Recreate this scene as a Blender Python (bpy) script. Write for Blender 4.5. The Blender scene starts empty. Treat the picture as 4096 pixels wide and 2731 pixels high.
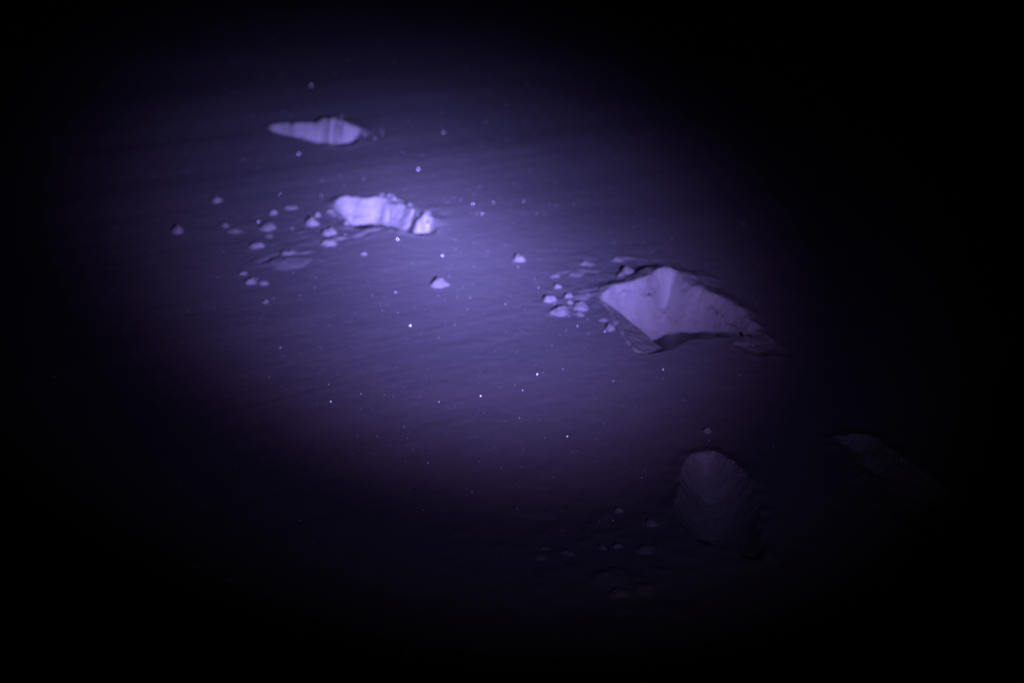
import bpy, bmesh, math, random
import numpy as np
from mathutils import Vector, Matrix

R = math.radians
rnd = random.Random(11)
SC = bpy.context.scene
COL = SC.collection

# ------------------------------------------------------------------ camera, sky, torch, exposure
CAM_H, PITCH, LENS = 1.18, 21.5, 50.0
cam_d = bpy.data.cameras.new("camera")
cam = bpy.data.objects.new("camera", cam_d)
COL.objects.link(cam)
cam.location = (0, 0, CAM_H)
cam.rotation_euler = (R(90 - PITCH), 0, 0)
cam_d.lens, cam_d.sensor_width = LENS, 36
cam_d.clip_start, cam_d.clip_end = 0.05, 500
cam_d.dof.use_dof = True
cam_d.dof.focus_distance = 2.55
cam_d.dof.aperture_fstop = 2.6
SC.camera = cam

w = bpy.data.worlds.new("World")
SC.world = w
w.use_nodes = True
nt = w.node_tree
nt.nodes.clear()
sky = nt.nodes.new("ShaderNodeTexSky")
sky.sky_type = 'NISHITA'
sky.sun_disc = False
sky.sun_elevation = R(-9)
sky.sun_rotation = R(200)
bg = nt.nodes.new("ShaderNodeBackground")
bg.inputs['Strength'].default_value = 0.002
wo = nt.nodes.new("ShaderNodeOutputWorld")
nt.links.new(sky.outputs[0], bg.inputs[0])
nt.links.new(bg.outputs[0], wo.inputs[0])

SC.view_settings.view_transform = 'Standard'
SC.view_settings.look = 'None'
SC.view_settings.exposure = 0
SC.view_settings.gamma = 1

F = 4096 * LENS / 36.0
cp, sp = math.cos(R(PITCH)), math.sin(R(PITCH))
TILT = 0.015  # added slope at the right, turns the flat snow away from the torch


def terrain(x, y):
    """gentle fall of the snowfield towards the right, added to dim the flat snow there"""
    m = np.clip((x + .55) / 1.35, 0, 1)
    m = m * m * (3 - 2 * m)
    f = np.clip(y - 2.15, 0, 40)
    return -TILT * m * (f * f / (f + .25)) / (1 + .06 * f)


def G(px, py, z=0.0):
    """point at height z over the snow seen at pixel px, py of the 4096 x 2731 photograph"""
    u, v = (px - 2048) / F, (1365.5 - py) / F
    dx, dy, dz = u, cp + v * sp, -sp + v * cp
    zz = z
    for _ in range(12):
        t = (zz - CAM_H) / dz
        zz = z + float(terrain(dx * t, dy * t))
    return dx * t, dy * t


# the hand torch held just right of the camera and a little below it
TORCH = Vector((0.50, -0.02, 1.01))
AIM = Vector((*G(1742, 902), 0.0))


def torch(name, energy, aim):
    """hand torch: bright core, soft skirt with a mauve fringe, faint bluish spill"""
    d = bpy.data.lights.new(name, 'SPOT')
    d.energy, d.spot_size, d.spot_blend = energy, R(110), 0.6
    d.shadow_soft_size = 0.016
    d.use_nodes = True
    t = d.node_tree
    em = t.nodes['Emission']
    N = t.nodes.new

    def math_(op, a, b=None, c=None):
        n = N('ShaderNodeMath')
        n.operation = op
        for i, v in enumerate((a, b, c)):
            if v is None:
                continue
            if isinstance(v, (int, float)):
                n.inputs[i].default_value = v
            else:
                t.links.new(v, n.inputs[i])
        return n.outputs[0]
    tc = N('ShaderNodeTexCoord')
    sx = N('ShaderNodeSeparateXYZ')
    t.links.new(tc.outputs['Normal'], sx.inputs[0])
    z = math_('ABSOLUTE', sx.outputs[2])
    x = math_('MULTIPLY', math_('DIVIDE', sx.outputs[0], z), 0.89)
    y = math_('MULTIPLY', math_('DIVIDE', sx.outputs[1], z), 1.34)
    r2 = math_('ADD', math_('MULTIPLY', x, x), math_('MULTIPLY', y, y))
    r = math_('MULTIPLY', math_('SQRT', r2), 57.3)                       # degrees off the axis, nearly
    rs = math_('SUBTRACT', math_('SQRT', math_('ADD', math_('MULTIPLY', r, r), 6.3)), 2.51)
    core = math_('EXPONENT', math_('MULTIPLY', rs, -1 / CORE))
    cut = N('ShaderNodeMapRange')
    cut.interpolation_type = 'SMOOTHSTEP'
    for k_, v_ in (('From Min', 7.6), ('From Max', 14.8), ('To Min', 1.0), ('To Max', 0.0)):
        cut.inputs[k_].default_value = v_
    t.links.new(r, cut.inputs['Value'])
    beam = math_('MULTIPLY', core, cut.outputs[0])
    sp_ = N('ShaderNodeMapRange')
    sp_.interpolation_type = 'SMOOTHSTEP'
    for k_, v_ in (('From Min', 10.0), ('From Max', 22.0), ('To Min', SPILL), ('To Max', 0.0)):
        sp_.inputs[k_].default_value = v_
    t.links.new(r, sp_.inputs['Value'])
    t.links.new(math_('ADD', beam, sp_.outputs[0]), em.inputs['Strength'])
    rp = N('ShaderNodeValToRGB')
    e = rp.color_ramp.elements
    e[0].position, e[0].color = 0.0, (.35, .292, 1, 1)
    e[1].position, e[1].color = 1.0, (.62, .40, .9, 1)
    for p_, c_ in ((.30, (.345, .275, 1, 1)), (.50, (.41, .28, 1, 1)), (.62, (.48, .27, 1, 1)), (.80, (.38, .31, 1, 1))):
        k = e.new(p_)
        k.color = c_
    t.links.new(math_('DIVIDE', r, 20.0), rp.inputs[0])
    t.links.new(rp.outputs[0], em.inputs['Color'])
    o = bpy.data.objects.new(name, d)
    o.location = TORCH
    o.rotation_euler = (aim - TORCH).to_track_quat('-Z', 'Y').to_euler()
    COL.objects.link(o)
    return o


CORE, SPILL = 2.95, 0.0064
torch("torch_light", 1590, AIM)


# ------------------------------------------------------------------ noise
def vnoise(x, y, seed=0):
    xi, yi = np.floor(x).astype(np.int64), np.floor(y).astype(np.int64)
    fx, fy = x - xi, y - yi

    def h(a, b):
        n = (a * 374761393 + b * 668265263 + seed * 974634777) & 0xFFFFFFFF
        n = ((n ^ (n >> 13)) * 1274126177) & 0xFFFFFFFF
        n = (n ^ (n >> 16)) & 0xFFFF
        return n / 32767.5 - 1.0
    ux, uy = fx * fx * fx * (fx * (fx * 6 - 15) + 10), fy * fy * fy * (fy * (fy * 6 - 15) + 10)
    a = h(xi, yi) * (1 - ux) + h(xi + 1, yi) * ux
    b = h(xi, yi + 1) * (1 - ux) + h(xi + 1, yi + 1) * ux
    return a * (1 - uy) + b * uy


def fbm(x, y, seed=0, octv=3):
    s, a, t = 0, 1.0, 0
    for k in range(octv):
        ca, sa = math.cos(k * 0.9 + 0.3), math.sin(k * 0.9 + 0.3)
        s = s + a * vnoise((x * ca - y * sa) * 2 ** k, (x * sa + y * ca) * 2 ** k, seed + k * 17)
        t += a
        a *= 0.5
    return s / t


def sstep(a, b, x):
    t = np.clip((x - a) / (b - a), 0, 1)
    return t * t * (3 - 2 * t)


# ------------------------------------------------------------------ snow surface (heights)
RIP = math.atan2(*(np.subtract(G(2400, 930), G(1300, 1130))[::-1]))   # wind ripples run this way over the ground
cr, sr = math.cos(RIP), math.sin(RIP)


def base_h(x, y):
    u, v = x * cr + y * sr, -x * sr + y * cr
    h = terrain(x, y) + 0.010 * fbm(x * 0.9 + 3, y * 0.9, 5, 2)
    h = h + 0.0024 * fbm(u * .28, v * 6, 21, 2) + 0.00028 * fbm(u * .9, v * 27, 33, 2)
    h = h + 0.0004 * fbm(x * 40, y * 40, 44, 2)
    return h


def curve(pts, n=8):
    P = [np.array(p, float) for p in pts]
    out = []
    for i in range(len(P)):
        a, b, c, d = P[i - 1], P[i], P[(i + 1) % len(P)], P[(i + 2) % len(P)]
        for k in range(n):
            t = k / n
            out.append(0.5 * (2 * b + (c - a) * t + (2 * a - 5 * b + 4 * c - d) * t * t + (3 * b - a - 3 * c + d) * t ** 3))
    return np.array(out)


def sdf(poly, x, y, crest=False):
    """signed distance, positive inside; with crest, also the edge height nearest by"""
    d2 = np.full(x.shape, 1e9)
    zz = np.zeros(x.shape)
    ins = np.zeros(x.shape, bool)
    n = len(poly)
    for i in range(n):
        ax, ay = poly[i][:2]
        bx, by = poly[(i + 1) % n][:2]
        ex, ey = bx - ax, by - ay
        l2 = ex * ex + ey * ey + 1e-12
        t = np.clip(((x - ax) * ex + (y - ay) * ey) / l2, 0, 1)
        q2 = (x - ax - t * ex) ** 2 + (y - ay - t * ey) ** 2
        if crest:
            az, bz = poly[i][2], poly[(i + 1) % n][2]
            zz = np.where(q2 < d2, az + t * (bz - az), zz)
        d2 = np.minimum(d2, q2)
        c = ((ay > y) != (by > y))
        if c.any():
            ins ^= c & (x < ex * (y - ay) / (ey if abs(ey) > 1e-12 else 1e-12) + ax)
    d = np.where(ins, 1, -1) * np.sqrt(d2)
    return (d, np.clip(zz, 0, None)) if crest else d


def line_d(pts, x, y):
    d2 = np.full(x.shape, 1e9)
    for (ax, ay, *_), (bx, by, *_) in zip(pts[:-1], pts[1:]):
        ex, ey = bx - ax, by - ay
        t = np.clip(((x - ax) * ex + (y - ay) * ey) / (ex * ex + ey * ey + 1e-12), 0, 1)
        d2 = np.minimum(d2, (x - ax - t * ex) ** 2 + (y - ay - t * ey) ** 2)
    return np.sqrt(d2)


def poly(px, z=0.0):
    return [(*G(p[0], p[1], p[2] if len(p) > 2 else z), p[2] if len(p) > 2 else z) for p in px]


# outlines: x, y in photograph pixels and, where snow is heaved up along the far edge, the height of that crest
PRINTS = [
    dict(key='narrow', soft=2, relief=1.0, slope=76, depth=.50, wob=.003,
         px=[(1073, 508), (1107, 489, 0.012), (1160, 488, 0.018), (1215, 489, 0.020), (1265, 488, 0.022), (1292, 471, 0.038), (1325, 472, 0.040), (1360, 482, 0.036), (1380, 496, 0.028),
             (1417, 502, 0.022), (1442, 520, 0.010), (1443, 540), (1426, 566), (1385, 579), (1329, 579), (1286, 573), (1238, 559), (1190, 547), (1114, 531), (1085, 521)],
         grooves=[([(1214, 489), (1213, 520), (1211, 545)], .012, .004), ([(1330, 560), (1352, 520), (1375, 497)], .012, .005),
                  ([(1392, 572), (1385, 545), (1378, 520)], .010, .004), ([(1280, 490), (1290, 520), (1288, 560)], .012, .004)]),
    dict(key='bright', soft=8, relief=1.25, slope=60, depth=.26, wob=.004,
         px=[(1341, 830), (1347, 806, 0.007), (1372, 789, 0.013), (1415, 786, 0.014), (1455, 793, 0.012), (1500, 786, 0.016), (1535, 793, 0.014), (1556, 812, 0.007), (1588, 815, 0.011),
             (1618, 824, 0.012), (1644, 840, 0.011), (1660, 846, 0.008), (1666, 868, .004), (1672, 886, .006), (1690, 876, .008), (1712, 866, .010), (1734, 878, .008), (1746, 908, .003), (1740, 931), (1712, 943), (1672, 945),
             (1618, 931), (1560, 914), (1510, 908), (1468, 914), (1428, 916), (1408, 900), (1384, 878), (1352, 856)],
         grooves=[([(1572, 804), (1560, 835), (1556, 870)], .006, .010),
                  ([(1520, 845), (1517, 880), (1516, 905)], .007, .004), ([(1470, 830), (1490, 855), (1480, 880)], .014, .005),
                  ([(1690, 886), (1715, 884), (1740, 892)], .006, .010), ([(1420, 825), (1450, 815), (1480, 835)], .016, .005)]),
    dict(key='largest', relief=1.5, soft=16, slope=66, depth=.40, wob=.005,
         px=[(2398, 1196), (2430, 1163, 0.012), (2470, 1141, 0.020), (2530, 1131, 0.024), (2582, 1112, 0.030), (2618, 1092, 0.033), (2660, 1082, 0.033), (2704, 1088, 0.031), (2728, 1116, 0.028),
             (2770, 1142, 0.025), (2815, 1160, 0.021), (2880, 1188, 0.017), (2940, 1222, 0.012), (2990, 1262, 0.008), (3015, 1310), (3005, 1345), (2960, 1346),
             (2900, 1352), (2830, 1352), (2768, 1358), (2720, 1378), (2672, 1400), (2600, 1414), (2540, 1410),
             (2500, 1372), (2460, 1300), (2436, 1252)],
         shelf=[(2398, 1193), (2430, 1236), (2460, 1300), (2495, 1372), (2540, 1412), (2612, 1416), (2662, 1400), (2692, 1383),
                (2640, 1348), (2580, 1300), (2500, 1240), (2440, 1206)],
         grooves=[([(2600, 1165), (2612, 1138), (2640, 1130), (2658, 1145)], .008, .010), ([(2595, 1180), (2620, 1205), (2660, 1190)], .016, .005),
                  ([(2810, 1255), (2850, 1290), (2920, 1295)], .014, .010), ([(2670, 1250), (2700, 1210), (2760, 1200)], .022, .006),
                  ([(2560, 1230), (2580, 1270), (2570, 1310)], .022, .004), ([(2780, 1325), (2810, 1270)], .012, .008), ([(2950, 1235), (2985, 1300)], .010, .012)]),
    dict(key='hollow', relief=.15, soft=140, ease=(.004, .13), slope=60, depth=.24, wob=.006,
         px=[(2722, 1935), (2726, 1880, .004), (2745, 1838, .004), (2790, 1812, .004), (2840, 1806, .004), (2897, 1832, .004), (2958, 1872, .004), (3000, 1930), (3028, 2010),
             (3040, 2090), (3050, 2150), (3060, 2200), (3040, 2230), (2980, 2222), (2890, 2185),
             (2810, 2160), (2742, 2098), (2704, 2020)],
         grooves=[([(2745, 1948), (2790, 1940), (2850, 1946), (2905, 1950)], .008, .007)]),
    dict(key='faint', relief=.4, slope=28, depth=.10, wob=.006,
         px=[(3345, 1748), (3400, 1728, .006), (3460, 1730, .006), (3520, 1750, .006), (3570, 1800, .006), (3640, 1850, .006), (3720, 1900, .006), (3800, 1975), (3880, 2060),
             (3900, 2140), (3840, 2190), (3740, 2160), (3640, 2110), (3560, 2050), (3490, 1960), (3440, 1880), (3390, 1810)],
         grooves=[([(3480, 1880), (3530, 1925)], .012, .006)]),
    # a fan-shaped scuffed trough where the stride leaves the largest print
    dict(key='trough', slope=18, depth=.012, wob=.006,
         px=[(2985, 1300), (3030, 1310), (3075, 1352), (3110, 1392), (3085, 1418), (3040, 1425), (2985, 1412), (2945, 1390), (2940, 1372), (2990, 1362)],
         grooves=[]),
]
# hairline cracks in the crust beside the prints and drag marks: (pixels, width, depth)
CRACKS = [([(1545, 800), (1590, 806), (1625, 812), (1668, 838), (1700, 846)], .006, .008),
          ([(1500, 925), (1440, 945), (1370, 960)], .009, .004), ([(1340, 862), (1370, 880), (1400, 900)], .009, .006),
          ([(1300, 970), (1400, 962), (1480, 930), (1530, 920)], .010, .003),
          ([(2330, 1176), (2390, 1168), (2440, 1150)], .008, .005), ([(2478, 1122), (2540, 1124), (2590, 1108)], .007, .006),
          ([(1040, 1052), (1090, 1025), (1140, 1018)], .009, .005), ([(1180, 1022), (1250, 1012)], .008, .005),
          ([(2450, 1050), (2520, 1042), (2640, 1050)], .008, .003), ([(2230, 1100), (2300, 1088), (2380, 1096)], .008, .003)]


def axis(lo, hi, step, far):
    core = np.arange(lo, hi + step / 2, step)
    l, r, s = [], [], step
    x = hi
    while x < far:
        s *= 1.12
        x += s
        r.append(x)
    s, x = step, lo
    while x > -far:
        s *= 1.12
        x -= s
        l.append(x)
    return np.concatenate([l[::-1], core, r])


GX = axis(-1.08, 0.98, 0.0036, 90)
GY = axis(1.55, 4.95, 0.0045, 90)
X, Y = np.meshgrid(GX, GY)
NX, NY = len(GX), len(GY)


def blur(a, n):
    for _ in range(n):
        for ax in (0, 1):
            pz = np.concatenate([np.take(a, [0], ax), a, np.take(a, [-1], ax)], ax)
            c = np.cumsum(np.insert(pz, 0, 0, axis=ax), axis=ax)
            a = (np.take(c, range(3, c.shape[ax]), ax) - np.take(c, range(0, c.shape[ax] - 3), ax)) / 3
    return a


XF, YF = X.ravel(), Y.ravel()
H = base_h(XF, YF)
BASE = H.copy()
dH = np.zeros_like(H)
owner = np.full(H.shape, -1, int)
shelfmask = np.zeros(H.shape, bool)
for k, p in enumerate(PRINTS):
    pl = curve(poly(p['px']), 6)
    lo, hi = pl.min(0)[:2] - 0.16, pl.max(0)[:2] + 0.16
    ix = np.where((GX > lo[0]) & (GX < hi[0]))[0]
    iy = np.where((GY > lo[1]) & (GY < hi[1]))[0]
    m = (iy[:, None] * NX + ix[None, :]).ravel()
    shp = (len(iy), len(ix))
    x, y = XF[m], YF[m]
    d, cz = sdf(pl, x, y, True)
    d = d + p['wob'] * np.exp(-np.clip(d, 0, None) / .016) * (fbm(x * 22, y * 22, 60 + k, 2) + 0.5 * fbm(x * 75, y * 75, 80 + k, 2))
    di = np.clip(d, 0, None)
    D = p['depth']
    tn = math.tan(R(p['slope']))
    d0 = D * (1 - np.exp(-di * tn / D))
    edge = sstep(0.002, 0.022, di)
    s_ = x + .35 * y
    di = np.clip(di + p.get('relief', 1) * edge * (0.011 * fbm(s_ * 11, d0 * 36 + y * 2, 90 + k, 3) + 0.0042 * fbm(s_ * 36, d0 * 95 + y * 6, 99 + k, 2)), 0, None)
    dep = D * (1 - np.exp(-di * tn / D))
    soft = blur(dep.reshape(shp), p.get('soft', 14)).ravel()
    tb = sstep(*p.get('ease', (0.030, 0.080)), di)
    dep = dep * (1 - tb) + soft * tb
    for pts, wd, gd in p['grooves']:
        g = line_d(poly(pts, -0.03), x, y)
        dep = dep + gd * np.exp(-(g / wd) ** 2) * sstep(0, .008, di)
    if 'shelf' in p:
        sh = curve(poly(p['shelf']), 4)
        ds = sdf(sh, x, y) + 0.003 * fbm(x * 30, y * 30, 7, 2)
        # bank that dips gently away from its outer (left) edge
        a, b = np.array(G(2436, 1236)), np.array(G(2560, 1412))
        e = (b - a) / np.linalg.norm(b - a)
        n = np.array([e[1], -e[0]])
        if n[0] < 0:
            n = -n
        q = (x - a[0]) * n[0] + (y - a[1]) * n[1]
        bank = 0.21 * np.clip(q + .006, 0, None) + 0.002 * fbm(x * 30, y * 30, 8, 2)
        t = sstep(0, 0.012, ds)
        dep2 = np.where(d > 0, dep * (1 - t) + bank * t, np.where(ds > 0, bank * sstep(0, .03, ds), 0))
        shelfmask[m] |= (ds > 0.004)
        dep = dep2
        d = np.maximum(d, ds)
    # crest of heaved snow round the far edge: the wall starts at its top, the back drops off behind it
    czs = blur(cz.reshape(shp), 4).ravel() * (1 + .16 * fbm(x * 30, y * 30, 170 + k, 2))
    czi = blur(cz.reshape(shp), 40).ravel()
    back = np.clip(-d, 0, None) / (czs * 3.6 + .02)
    fade = sstep(0, .022, di)
    heap = np.where(d > 0, czs * (1 - fade) + czi * fade, czs * (1 - sstep(0, 1, back)))
    heap = heap * (1 - sstep(.10, .15, di))
    dep = np.where(d > 0, np.maximum(dep, 0), 0)
    dH[m] += heap
    # thrown-up lumpy lip just outside the edge
    lip = np.where(d <= 0, 0.006 * np.exp(-(-np.clip(d, None, 0) / 0.018)) * np.clip(0.35 + fbm(x * 26, y * 26, 120 + k, 2), 0, 1), 0)
    if 'shelf' in p:
        lip = lip * sstep(.03, .05, -ds)
    dH[m] += lip - dep
    o = owner[m]
    o[((d > 0) & (dep > 0.002)) | (heap > .006)] = k
    owner[m] = o
for pts, wd, gd in CRACKS:
    P = np.array(poly(pts))[:, :2]
    m = np.where((XF > P[:, 0].min() - .06) & (XF < P[:, 0].max() + .06) & (YF > P[:, 1].min() - .06) & (YF < P[:, 1].max() + .06))[0]
    x, y = XF[m], YF[m]
    g = line_d(poly(pts), x + .006 * fbm(x * 40, y * 40, 3, 2), y + .006 * fbm(x * 40, y * 40, 4, 2))
    dH[m] -= np.where(owner[m] < 0, gd * np.exp(-(g / wd) ** 2) * (0.7 + 0.5 * fbm(x * 30, y * 30, 6, 2)), 0)
    dH[m] += np.where(owner[m] < 0, gd * .5 * np.exp(-((g - 2.2 * wd) / wd) ** 2) * np.clip(.3 + fbm(x * 34, y * 34, 9, 2), 0, 1), 0)
# kicked-up roughness round some prints
clear = blur((owner < 0).astype(float).reshape(NY, NX), 8).ravel() ** 3
for (px, py, rad, amp) in [(1600, 830, .12, .006), (2330, 1205, .12, .005), (1160, 1045, .10, .005), (2500, 1060, .16, .004), (2480, 2260, .22, .004),
                           (1410, 530, .09, .005), (1330, 930, .12, .004), (1700, 860, .07, .006), (1490, 545, .10, .003), (1060, 900, .16, .002)]:
    cx, cy = G(px, py)
    m = np.where((abs(XF - cx) < rad * 2.2) & (abs(YF - cy) < rad * 2.2) & (owner < 0))[0]
    x, y = XF[m], YF[m]
    fall = np.exp(-((x - cx) ** 2 + (y - cy) ** 2) / rad ** 2)
    dH[m] += .55 * clear[m] * amp * fall * np.clip(fbm(x * 30, y * 30, 150, 2) * 1.6, -.2, 1)
H = BASE + dH
NX, NY = len(GX), len(GY)
HZ = H.reshape(NY, NX)
gy, gx = np.gradient(HZ, GY, GX)
NRM = np.stack([-gx.ravel(), -gy.ravel(), np.ones(NX * NY)], 1)
NRM /= np.linalg.norm(NRM, axis=1)[:, None]
VERT = np.stack([XF, YF, H], 1)
idx = np.arange(NX * NY).reshape(NY, NX)
QUADS = np.stack([idx[:-1, :-1], idx[:-1, 1:], idx[1:, 1:], idx[1:, :-1]], -1).reshape(-1, 4)
QO = np.max(owner[QUADS], axis=1)


def ground_z(x, y):
    i = np.clip(np.searchsorted(GX, x) - 1, 0, NX - 2)
    j = np.clip(np.searchsorted(GY, y) - 1, 0, NY - 2)
    return float(HZ[j, i])


# ------------------------------------------------------------------ materials
def snow_mat(name, grain=1.0, alb=.75, crumb=0.0, cream=0.0):
    m = bpy.data.materials.new(name)
    m.use_nodes = True
    t = m.node_tree
    b = t.nodes['Principled BSDF']
    b.inputs['Roughness'].default_value = 0.58
    b.inputs['Specular IOR Level'].default_value = 1.0
    tc = t.nodes.new('ShaderNodeNewGeometry')
    n1 = t.nodes.new('ShaderNodeTexNoise')
    n1.inputs['Scale'].default_value = 190
    n1.inputs['Detail'].default_value = 3
    n1.inputs['Roughness'].default_value = 0.65
    t.links.new(tc.outputs['Position'], n1.inputs['Vector'])
    n2 = t.nodes.new('ShaderNodeTexNoise')
    n2.inputs['Scale'].default_value = 14
    n2.inputs['Detail'].default_value = 3
    t.links.new(tc.outputs['Position'], n2.inputs['Vector'])
    cr_ = t.nodes.new('ShaderNodeValToRGB')
    cr_.color_ramp.elements[0].position, cr_.color_ramp.elements[1].position = .3, .7
    cr_.color_ramp.elements[0].color = (alb - .05, alb - .045, alb - .02 - cream, 1)
    cr_.color_ramp.elements[1].color = (alb + .03, alb + .03, alb + .035 - cream, 1)
    t.links.new(n2.outputs[0], cr_.inputs[0])
    t.links.new(cr_.outputs[0], b.inputs['Base Color'])
    bp = t.nodes.new('ShaderNodeBump')
    bp.inputs['Strength'].default_value = 0.34 * grain
    bp.inputs['Distance'].default_value = 0.0017
    t.links.new(n1.outputs[0], bp.inputs['Height'])
    if crumb:
        n3 = t.nodes.new('ShaderNodeTexNoise')
        n3.inputs['Scale'].default_value = 48
        n3.inputs['Detail'].default_value = 4
        n3.inputs['Roughness'].default_value = 0.6
        t.links.new(tc.outputs['Position'], n3.inputs['Vector'])
        b2 = t.nodes.new('ShaderNodeBump')
        b2.inputs['Strength'].default_value = crumb
        b2.inputs['Distance'].default_value = 0.008
        t.links.new(n3.outputs[0], b2.inputs['Height'])
        t.links.new(b2.outputs[0], bp.inputs['Normal'])
    t.links.new(bp.outputs[0], b.inputs['Normal'])
    return m


SNOW = snow_mat('snow')  # flat snow coloured darker so the print walls look more strongly lit
PACKED_LIT = snow_mat('packed_snow_lit', 0.9, .94, .85, .035)  # print snow: extra brightness of the lit walls painted in, paler and creamier
CLOD = snow_mat('clod_snow', 1.0, .84, .4, .02)
ICE = bpy.data.materials.new('ice')
ICE.use_nodes = True
b = ICE.node_tree.nodes['Principled BSDF']
b.inputs['Base Color'].default_value = (.80, .84, .95, 1)
b.inputs['Metallic'].default_value = 0.0
b.inputs['Roughness'].default_value = 0.30
b.inputs['IOR'].default_value = 1.45
b.inputs['Specular IOR Level'].default_value = 0.9
nn = ICE.node_tree.nodes.new('ShaderNodeTexNoise')
nn.inputs['Scale'].default_value = 500
mr = ICE.node_tree.nodes.new('ShaderNodeMapRange')
mr.inputs['To Min'].default_value, mr.inputs['To Max'].default_value = .13, .28
ICE.node_tree.links.new(nn.outputs[0], mr.inputs[0])
ICE.node_tree.links.new(mr.outputs[0], b.inputs['Roughness'])


# ------------------------------------------------------------------ objects
def mesh_from(name, verts, quads, normals, mat, parent=None, origin=(0, 0, 0)):
    u, inv = np.unique(quads.ravel(), return_inverse=True)
    v = verts[u] - np.array(origin)
    me = bpy.data.meshes.new(name)
    nf = len(quads)
    me.vertices.add(len(u))
    me.vertices.foreach_set('co', v.astype(np.float32).ravel())
    me.loops.add(nf * 4)
    me.loops.foreach_set('vertex_index', inv.astype(np.int32).ravel())
    me.polygons.add(nf)
    me.polygons.foreach_set('loop_start', np.arange(0, nf * 4, 4, dtype=np.int32))
    me.update(calc_edges=True)
    me.shade_smooth()
    me.normals_split_custom_set_from_vertices(normals[u].tolist())
    me.materials.append(mat)
    o = bpy.data.objects.new(name, me)
    COL.objects.link(o)
    if parent:
        o.parent = parent
    return o


def thing(o, label, cat, group=None):
    o['label'], o['category'] = label, cat
    if group:
        o['group'] = group
    return o


gr = mesh_from('snow_ground', VERT, QUADS[QO < 0], NRM, SNOW)
gr['kind'] = 'structure'

PL = {'narrow': 'narrow footprint with a long tapering drag groove, farthest of the trail',
      'bright': 'brightest footprint, with a dark crack cutting off its rounded end, amid scattered clods',
      'largest': 'largest pale footprint, with a dusky sloping bank and black shadow along its near edge',
      'hollow': 'deep round dim blue footprint near the lower right, mostly in the dark',
      'faint': 'barely visible footprint in the darkness right of the round dim blue one',
      'trough': 'shallow dark scuffed trough at the right tail of the largest footprint'}
TOE = curve(poly([(1674, 865), (1712, 850), (1740, 875), (1750, 930), (1715, 950), (1674, 948)]), 4)
for k, p in enumerate(PRINTS):
    q = QUADS[QO == k]
    c = VERT[q].mean(1)
    o = bpy.data.objects.new('footprint' if p['key'] != 'trough' else 'snow_trough', None)
    org = (float(c[:, 0].mean()), float(c[:, 1].mean()), float(c[:, 2].min()))
    o.location = org
    o.empty_display_size = .05
    COL.objects.link(o)
    thing(o, PL[p['key']], 'footprint' if p['key'] != 'trough' else 'trough', 'footprints of the trail across the snow' if p['key'] != 'trough' else None)
    dep = -dH[q].mean(1)
    floor = dep > dep.max() * 0.82
    part = np.zeros(len(q), int)
    if p['key'] in ('bright', 'largest', 'hollow'):
        part[floor] = 1
    if 'shelf' in p:
        part[shelfmask[q].all(1)] = 2
    if p['key'] == 'bright':
        part[sdf(TOE, c[:, 0], c[:, 1]) > 0] = 3
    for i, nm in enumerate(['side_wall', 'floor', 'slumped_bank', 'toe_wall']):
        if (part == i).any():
            po = mesh_from(nm, VERT, q[part == i], NRM, PACKED_LIT, o, org)
            if nm == 'slumped_bank':
                po['label'] = 'dusky reddish bank sloping into the print'
            if nm == 'toe_wall':
                po['label'] = 'rounded end of the print beyond the dark crack'


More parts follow.
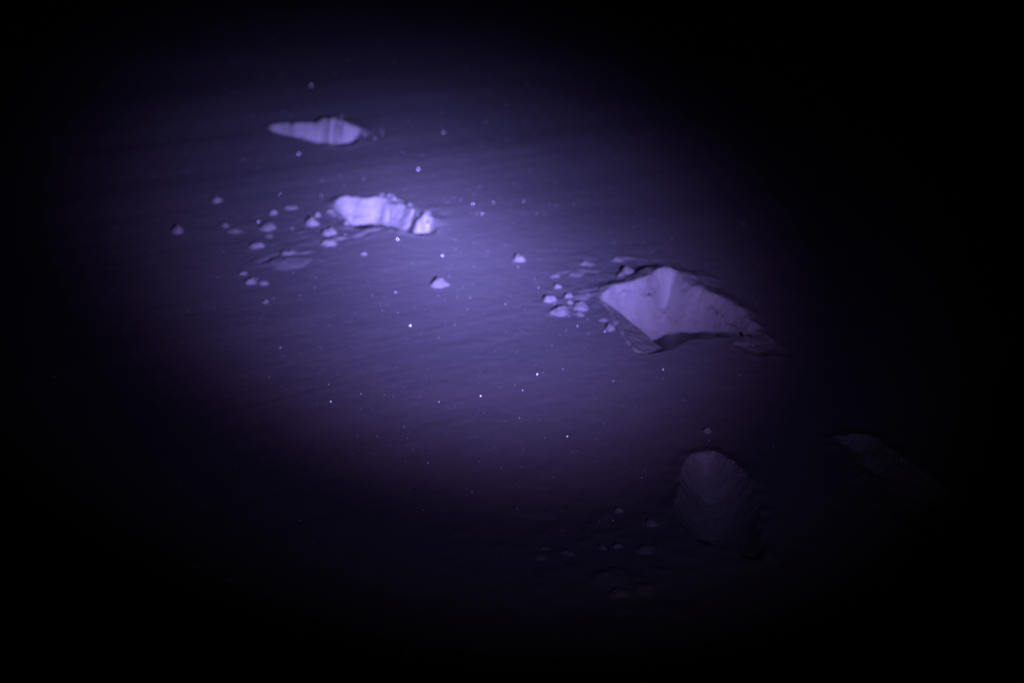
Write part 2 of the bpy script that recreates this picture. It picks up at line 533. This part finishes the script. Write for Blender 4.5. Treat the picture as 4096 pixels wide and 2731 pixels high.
def clod(px, py, wpx, hpx, label, kind='snow_clod', cat='snow clod', group='clods of snow thrown up beside the footprints', flat=1.0, ang=0.0, seed=None):
    """a lump of snow lying half sunk; wpx, hpx its size in the photograph's pixels"""
    s = rnd.randint(0, 99999) if seed is None else seed
    r_ = random.Random(s)
    # base point: bottom of the lump in the picture
    x, y = G(px, py + hpx * .22)
    dist = math.hypot(math.hypot(x, y), CAM_H)
    m_px = dist / F
    el = math.atan2(CAM_H, y)
    rx = wpx * m_px * 0.62
    hgt = min(hpx * m_px * 0.50, rx * .8) * flat
    ry = rx * r_.uniform(.75, .95)
    nr, na = 14, 36
    vs, fs = [], []
    ph = [r_.uniform(0, 6.28) for _ in range(6)]
    for i in range(nr + 1):
        t = i / nr
        for j in range(na):
            a = 2 * math.pi * j / na
            w_ = 1 + .13 * math.sin(2 * a + ph[0]) + .09 * math.sin(3 * a + ph[1]) + .05 * math.sin(5 * a + ph[2])
            rr = t * w_ * 1.25
            lx, ly = rr * rx * math.cos(a), rr * ry * math.sin(a)
            # rounded, steep behind, with a spreading skirt in front
            sd = .5 + .5 * math.sin(a)
            k_ = min(t * 1.25 / (1.12 - .14 * sd), 1)
            z = hgt * ((1 - k_ ** (2.1 + 1.7 * sd)) + .10 * (1 - t))
            ca, sa = math.cos(ang), math.sin(ang)
            wx, wy = lx * ca - ly * sa, lx * sa + ly * ca
            n = float(fbm(np.array([wx / rx * 1.7 + s % 97]), np.array([wy / rx * 1.7 + s % 89]), 5, 3)[0])
            n2 = float(fbm(np.array([wx / rx * 4 + s % 97]), np.array([wy / rx * 4 + s % 89]), 9, 2)[0])
            z *= (1 + .40 * n + .20 * n2)
            z -= hgt * .05 * t + (0.004 if i == nr else 0)
            vs.append((wx, wy, ground_z(x + wx, y + wy) + z))
    z0 = ground_z(x, y)
    vs = [(a_, b_, c_ - z0) for a_, b_, c_ in vs]
    for i in range(nr):
        for j in range(na):
            fs.append((i * na + j, (i + 1) * na + j, (i + 1) * na + (j + 1) % na, i * na + (j + 1) % na))
    me = bpy.data.meshes.new(kind)
    me.from_pydata(vs, [], fs)
    bm = bmesh.new()
    bm.from_mesh(me)
    bmesh.ops.remove_doubles(bm, verts=bm.verts, dist=1e-6)
    bmesh.ops.recalc_face_normals(bm, faces=bm.faces)
    if sum(f.normal.z for f in bm.faces) < 0:
        bmesh.ops.reverse_faces(bm, faces=bm.faces)
    # underside
    eds = [e for e in bm.edges if len(e.link_faces) == 1]
    bmesh.ops.edgeloop_fill(bm, edges=eds)
    bm.to_mesh(me)
    bm.free()
    me.shade_smooth()
    me.materials.append(CLOD)
    o = bpy.data.objects.new(kind, me)
    o.location = (x, y, z0)
    COL.objects.link(o)
    return thing(o, label, cat, group)


# (x, y, width, height in photograph pixels, label)
CLODS = [
    (869, 796, 34, 30, 'dim clod alone at the upper left, above the scatter of clods'),
    (711, 916, 40, 42, 'dim clod farthest left of all, with a dark shadow behind it'),
    (902, 899, 24, 22, 'small dim clod just above a low flat one near the left of the scatter'),
    (938, 918, 52, 18, 'low flat dim clod right of a small one at the left of the scatter'),
    (1070, 905, 58, 36, 'bright wide clod with an ice crystal glinting at its upper left'),
    (1094, 847, 26, 32, 'upright little clod above the bright wide one in the scatter'),
    (1163, 826, 42, 18, 'faint crumbly clod near the top of the scatter left of the brightest footprint'),
    (1249, 887, 46, 42, 'bright wedge-shaped clod left of the brightest footprint'),
    (1270, 858, 24, 24, 'small clod just above the bright wedge-shaped one'),
    (1029, 978, 50, 30, 'oval clod alone below the bright wide one in the scatter'),
    (1147, 1010, 58, 32, 'oval clod perched on the upper edge of the broad low mound'),
    (975, 1093, 24, 20, 'faint small clod at the lower left of the scatter, above a pair'),
    (1005, 1126, 36, 30, 'left clod of a small pair below the broad low mound'),
    (1056, 1132, 32, 26, 'right clod of a small pair below the broad low mound'),
    (1077, 941, 30, 14, 'tiny faint crumb just below the bright wide clod in the scatter'),
    (1064, 1210, 22, 16, 'tiny faint crumb lowest in the scatter, below the small pair'),
    (1317, 926, 46, 42, 'bright clod just below and left of the brightest footprint, upper of two'),
    (1319, 970, 48, 34, 'clod with a pointed left foot, lower of two by the brightest footprint'),
    (1390, 893, 24, 22, 'small clod touching the lower left edge of the brightest footprint'),
    (1324, 844, 34, 20, 'small pale clod at the left tip of the brightest footprint'),
    (1560, 779, 32, 24, 'pale clod on the crust above the middle of the brightest footprint'),
    (1527, 775, 22, 16, 'tiny crumb left of the pale clod above the brightest footprint'),
    (1581, 801, 22, 16, 'tiny crumb below the pale clod above the brightest footprint'),
    (1641, 824, 26, 18, 'small crumb on the cracked upper right rim of the brightest footprint'),
    (1706, 851, 32, 22, 'upper clod above the rounded end of the brightest footprint'),
    (1700, 876, 30, 20, 'lower bright clod above the rounded end of the brightest footprint'),
    (1455, 1015, 22, 16, 'tiny clod alone on smooth snow below the brightest footprint'),
    (1757, 1134, 66, 40, 'bright wide clod alone in the middle of the smooth lit snow'),
    (2077, 1036, 46, 32, 'bright oval clod alone on smooth snow, right of the centre of the light'),
    (2230, 1147, 24, 28, 'small clod above the cluster left of the largest footprint'),
    (2196, 1197, 40, 40, 'roundish clod leftmost in the cluster beside the largest footprint'),
    (2240, 1245, 64, 40, 'brightest wide clod lowest left in the cluster beside the largest footprint'),
    (2273, 1187, 28, 28, 'small knob at the left end of the thin ridge beside the largest footprint'),
    (2325, 1186, 66, 18, 'thin ridge of snow trailing to the left tip of the largest footprint'),
    (2322, 1226, 56, 38, 'rounded dim clod in the middle right of the cluster beside the largest footprint'),
    (2281, 1212, 28, 18, 'faint crumb between the knob and the brightest wide clod of the cluster'),
    (2319, 1258, 30, 16, 'small flat crumb at the lower right of the cluster beside the largest footprint'),
    (2507, 1093, 52, 40, 'bright clod standing above the upper edge of the largest footprint'),
    (2479, 1113, 22, 14, 'tiny crumb at the lower left foot of the bright clod above the largest footprint'),
    (2441, 1311, 34, 42, 'clod with two crystals sparkling on it, against the dusky bank of the largest footprint'),
    (2348, 1056, 44, 16, 'faint flat clod with a blue crystal at its left, above the cluster'),
    (2303, 1097, 60, 12, 'faint long smear of snow between the cluster and the flat clod above it'),
    (2220, 1105, 34, 12, 'faint flat crumb above the cluster, left of the long smear'),
    (2472, 1038, 44, 14, 'dim flat crumb in the dusk above the bright clod of the largest footprint'),
    (2414, 1280, 36, 14, 'faint flat crumb just above the clod with two sparkling crystals'),
    (2830, 1718, 28, 26, 'dim clod alone in the dark above the round dim footprint'),
    (2604, 2088, 38, 30, 'dim bluish clod just left of the round dim footprint'),
    (2475, 2036, 28, 24, 'tiny dark clod with a crystal at its upper left, left of the round dim footprint'),
    (2179, 2189, 34, 20, 'faint bluish crumb at the left end of the dark scuffed patch below the light'),
    (2161, 2226, 36, 26, 'faint clod lowest left in the dark scuffed patch below the light'),
    (2273, 2206, 34, 28, 'faint clod in the left middle of the dark scuffed patch'),
    (2409, 2180, 30, 34, 'faint upright clod near the top middle of the dark scuffed patch'),
    (2472, 2174, 34, 40, 'faint reddish clod at the top of the dark scuffed patch'),
    (2580, 2190, 60, 40, 'faint wide clod at the right end of the dark scuffed patch'),
    (2440, 2300, 130, 34, 'faint long ridge of snow through the middle of the dark scuffed patch'),
    (2475, 2366, 66, 34, 'faint slanting clod lowest in the dark scuffed patch, left of two'),
    (2579, 2350, 74, 34, 'faint slanting clod lowest in the dark scuffed patch, right of two'),
    (1622, 2612, 48, 40, 'faint clod alone in the dark at the bottom edge'),
    (470, 2428, 104, 56, 'large faint clod in the darkness at the lower left'),
    (453, 2603, 60, 40, 'faint clod in the lower left corner, left of two side by side'),
    (584, 2594, 60, 34, 'faint clod in the lower left corner, right of two side by side'),
    (915, 2320, 40, 30, 'faint clod in the dark, right of the large faint one at the lower left'),
    (780, 2268, 28, 22, 'tiny faint clod above and left of another in the dark lower left'),
    (880, 2672, 50, 34, 'faint clod at the bottom edge of the dark lower left'),
    (1440, 524, 16, 14, 'tiny crumb at the right tip of the narrow farthest footprint'),
    (1458, 535, 18, 10, 'tiny low crumb trailing right of the narrow farthest footprint'),
    (1500, 546, 16, 10, 'tiny crumb trailing farthest right of the narrow farthest footprint'),
]
for c_ in CLODS:
    clod(*c_, flat=.6 if c_[1] > 2150 else 1.0)
clod(1160, 1040, 150, 40, 'broad low mound of loose snow below the scatter of clods', 'snow_mound', 'snow mound', None, flat=.55, ang=-.1)

# ------------------------------------------------------------------ ice crystals that catch the torch
CR = """933,254,8 780,321,6 955,379,6 729,437,3 1130,299,4 1245,347,10 1343,297,3 1513,160,3 1523,181,3 1012,462,6 1134,452,7 1162,458,3
1235,444,5 1275,448,5 1367,463,6 1031,531,4 876,589,5 740,614,3 1195,609,9 972,630,3 1051,629,3 1527,516,7 1528,532,8 1540,589,5 1774,527,10
1673,672,10 1764,449,7 1944,486,9 1961,379,5 1858,372,5 1695,418,4 1634,486,4 1687,614,4 1357,699,4 1285,720,4 1376,738,3 1228,788,5 1285,781,6
1917,743,5 1777,792,4 1793,805,6 1813,789,4 1844,797,7 1891,816,4 746,684,3 900,452,3 1967,319,3 2088,387,3 2244,393,5 2169,481,3 1992,545,3
2030,558,5 2048,554,3 2422,604,3 2354,633,2 2120,679,4 2309,729,5 2057,732,3 2079,746,3 2225,824,4 2148,856,8 1910,856,5 1929,857,3 2463,871,3
2686,957,6 2572,976,4 2457,972,4 2632,933,3 2472,803,2 1590,961,9 1770,1028,9 2072,1072,7 2138,1119,7 2154,1154,7 1896,1070,4 1583,1176,6
1752,1189,5 1830,1192,4 1880,1196,5 1591,1259,5 1869,1243,4 1642,1314,10 1818,1307,6 1529,1250,3 2276,1269,6 1951,1010,3 2020,985,3 1820,1003,3
1647,1057,3 2041,1189,3 1756,1362,4 2350,1282,5 2265,1326,4 2239,1345,4 2354,1340,5 2149,1508,10 2173,1502,5 2251,1485,7 1923,1594,10 2059,1549,4
2090,1570,4 1756,1617,4 2078,1678,8 1324,1619,8 1333,1631,3 1444,1589,4 1537,1591,5 1571,1599,4 1444,1647,4 1429,1749,6 1508,1752,7 1629,1760,6
2269,1748,9 1411,1821,5 1344,1855,6 1623,1851,4 1712,1857,9 1977,1794,6 2093,1801,6 2004,1874,6 1917,1850,4 1652,1803,4 1638,1960,6 1888,1972,6
2212,1912,6 1866,1918,4 2078,1952,4 2069,2040,7 2185,2026,5 2249,2045,7 1693,2047,5 1477,2034,4 1549,2010,3 1616,1709,4 2292,1808,4 2489,1626,5
2425,1320,9 2420,1332,8 638,1619,7 374,1875,5 59,2076,4 1078,1518,5 1122,1402,5 1265,2345,4 1662,2354,4 1403,2285,3 830,1676,3 876,1760,3
2195,2119,6 2253,2122,5 2397,2086,6 2567,1912,7 2428,2341,6 2739,2052,5 2434,2016,4 2725,2595,6 3173,2589,5 2363,2681,4 3054,2448,3 2838,1758,5
3639,1498,4 2960,1497,5 2652,1482,6 2653,1517,4 2732,1599,4 406,564,5 385,222,3 217,53,3 541,433,3 682,699,3 1034,889,8 1169,915,8 989,1004,5
1030,1120,8 1259,1154,5 1263,1115,5 1095,1198,6 1200,1187,4 861,1240,4 754,1248,3 1489,1189,4"""
CR = [tuple(float(v) for v in t.split(',')) for t in CR.split()]
plate = bpy.data.meshes.new('ice_crystal')
bm = bmesh.new()
bmesh.ops.create_cone(bm, cap_ends=True, segments=6, radius1=1.0, radius2=.86, depth=.35)
bm.to_mesh(plate)
bm.free()
plate.materials.append(ICE)
CAMV = Vector((0, 0, CAM_H))


def facing(p, jit, r_):
    hv = ((CAMV - p).normalized() + (TORCH - p).normalized()).normalized()
    j = Vector((r_.gauss(0, jit), r_.gauss(0, jit), r_.gauss(0, jit)))
    return (hv + j).normalized().to_track_quat('Z', 'Y')


CL_ALL = 'small faint pinpoint ice crystal among the many strewn over the snow'
SPECIAL = {(1774, 527): 'brightest ice crystal sparkling right of the narrow farthest footprint',
           (1673, 672): 'bright white ice crystal between the narrow footprint and the brightest footprint',
           (1944, 486): 'bright violet-ringed ice crystal farthest up and right of the brilliant ones',
           (1245, 347): 'bright blue ice crystal standing out above the narrow farthest footprint',
           (933, 254): 'blue ice crystal high in the upper left dark above the trail',
           (1195, 609): 'bright ice crystal just below the narrow farthest footprint',
           (1527, 516): 'upper of two blue ice crystals right of the narrow footprint',
           (1528, 532): 'lower of two blue ice crystals right of the narrow footprint',
           (1590, 961): 'white ice crystal just under the right half of the brightest footprint',
           (1770, 1028): 'white ice crystal above the bright wide clod in the middle of the lit snow',
           (1642, 1314): 'brilliant white ice crystal below the middle of the light',
           (1923, 1594): 'brilliant white ice crystal on the dimming snow at bottom centre of the light',
           (2149, 1508): 'white ice crystal with a fainter one close at its right, below the largest footprint',
           (1712, 1857): 'blue-white ice crystal at the dark lower edge of the light',
           (2425, 1320): 'upper of two ice crystals on the clod by the dusky bank',
           (2420, 1332): 'lower of two ice crystals on the clod by the dusky bank',
           (1034, 889): 'ice crystal at the upper left of the bright wide clod in the scatter',
           (638, 1619): 'ice crystal alone in the dark at the left of the light'}
rr = random.Random(5)
for px, py, bri in CR:
    x, y = G(px, py)
    p = Vector((x, y, ground_z(x, y)))
    dist = (p - CAMV).length
    o = bpy.data.objects.new('ice_crystal', plate)
    s = dist / F * (1.6 + .17 * bri)
    if py < 900:
        s *= .88
    o.scale = (s, s, s)
    p.z += s * .55
    o.location = p
    o.rotation_mode = 'QUATERNION'
    o.rotation_quaternion = facing(p, .012 + .022 * (10 - bri), rr)
    COL.objects.link(o)
    thing(o, SPECIAL.get((px, py), CL_ALL), 'ice crystal', 'ice crystals sparkling on the snow')

# fine frost that nobody could count
bm = bmesh.new()
for k in range(2600):
    px, py = rr.uniform(200, 3300), rr.uniform(60, 2700)
    x, y = G(px, py)
    p = Vector((x, y, ground_z(x, y)))
    s = (p - CAMV).length / F * rr.uniform(.8, 2.0)
    M = Matrix.Translation(p + Vector((0, 0, s * .3))) @ facing(p, .22, rr).to_matrix().to_4x4() @ Matrix.Scale(s, 4)
    bmesh.ops.create_cone(bm, cap_ends=True, segments=6, radius1=1.0, radius2=.86, depth=.35, matrix=M)
me = bpy.data.meshes.new('frost_glitter')
bm.to_mesh(me)
bm.free()
me.materials.append(ICE)
fg = bpy.data.objects.new('frost_glitter', me)
COL.objects.link(fg)
fg['kind'] = 'stuff'
thing(fg, 'fine frost glitter strewn over the whole snow surface', 'frost')
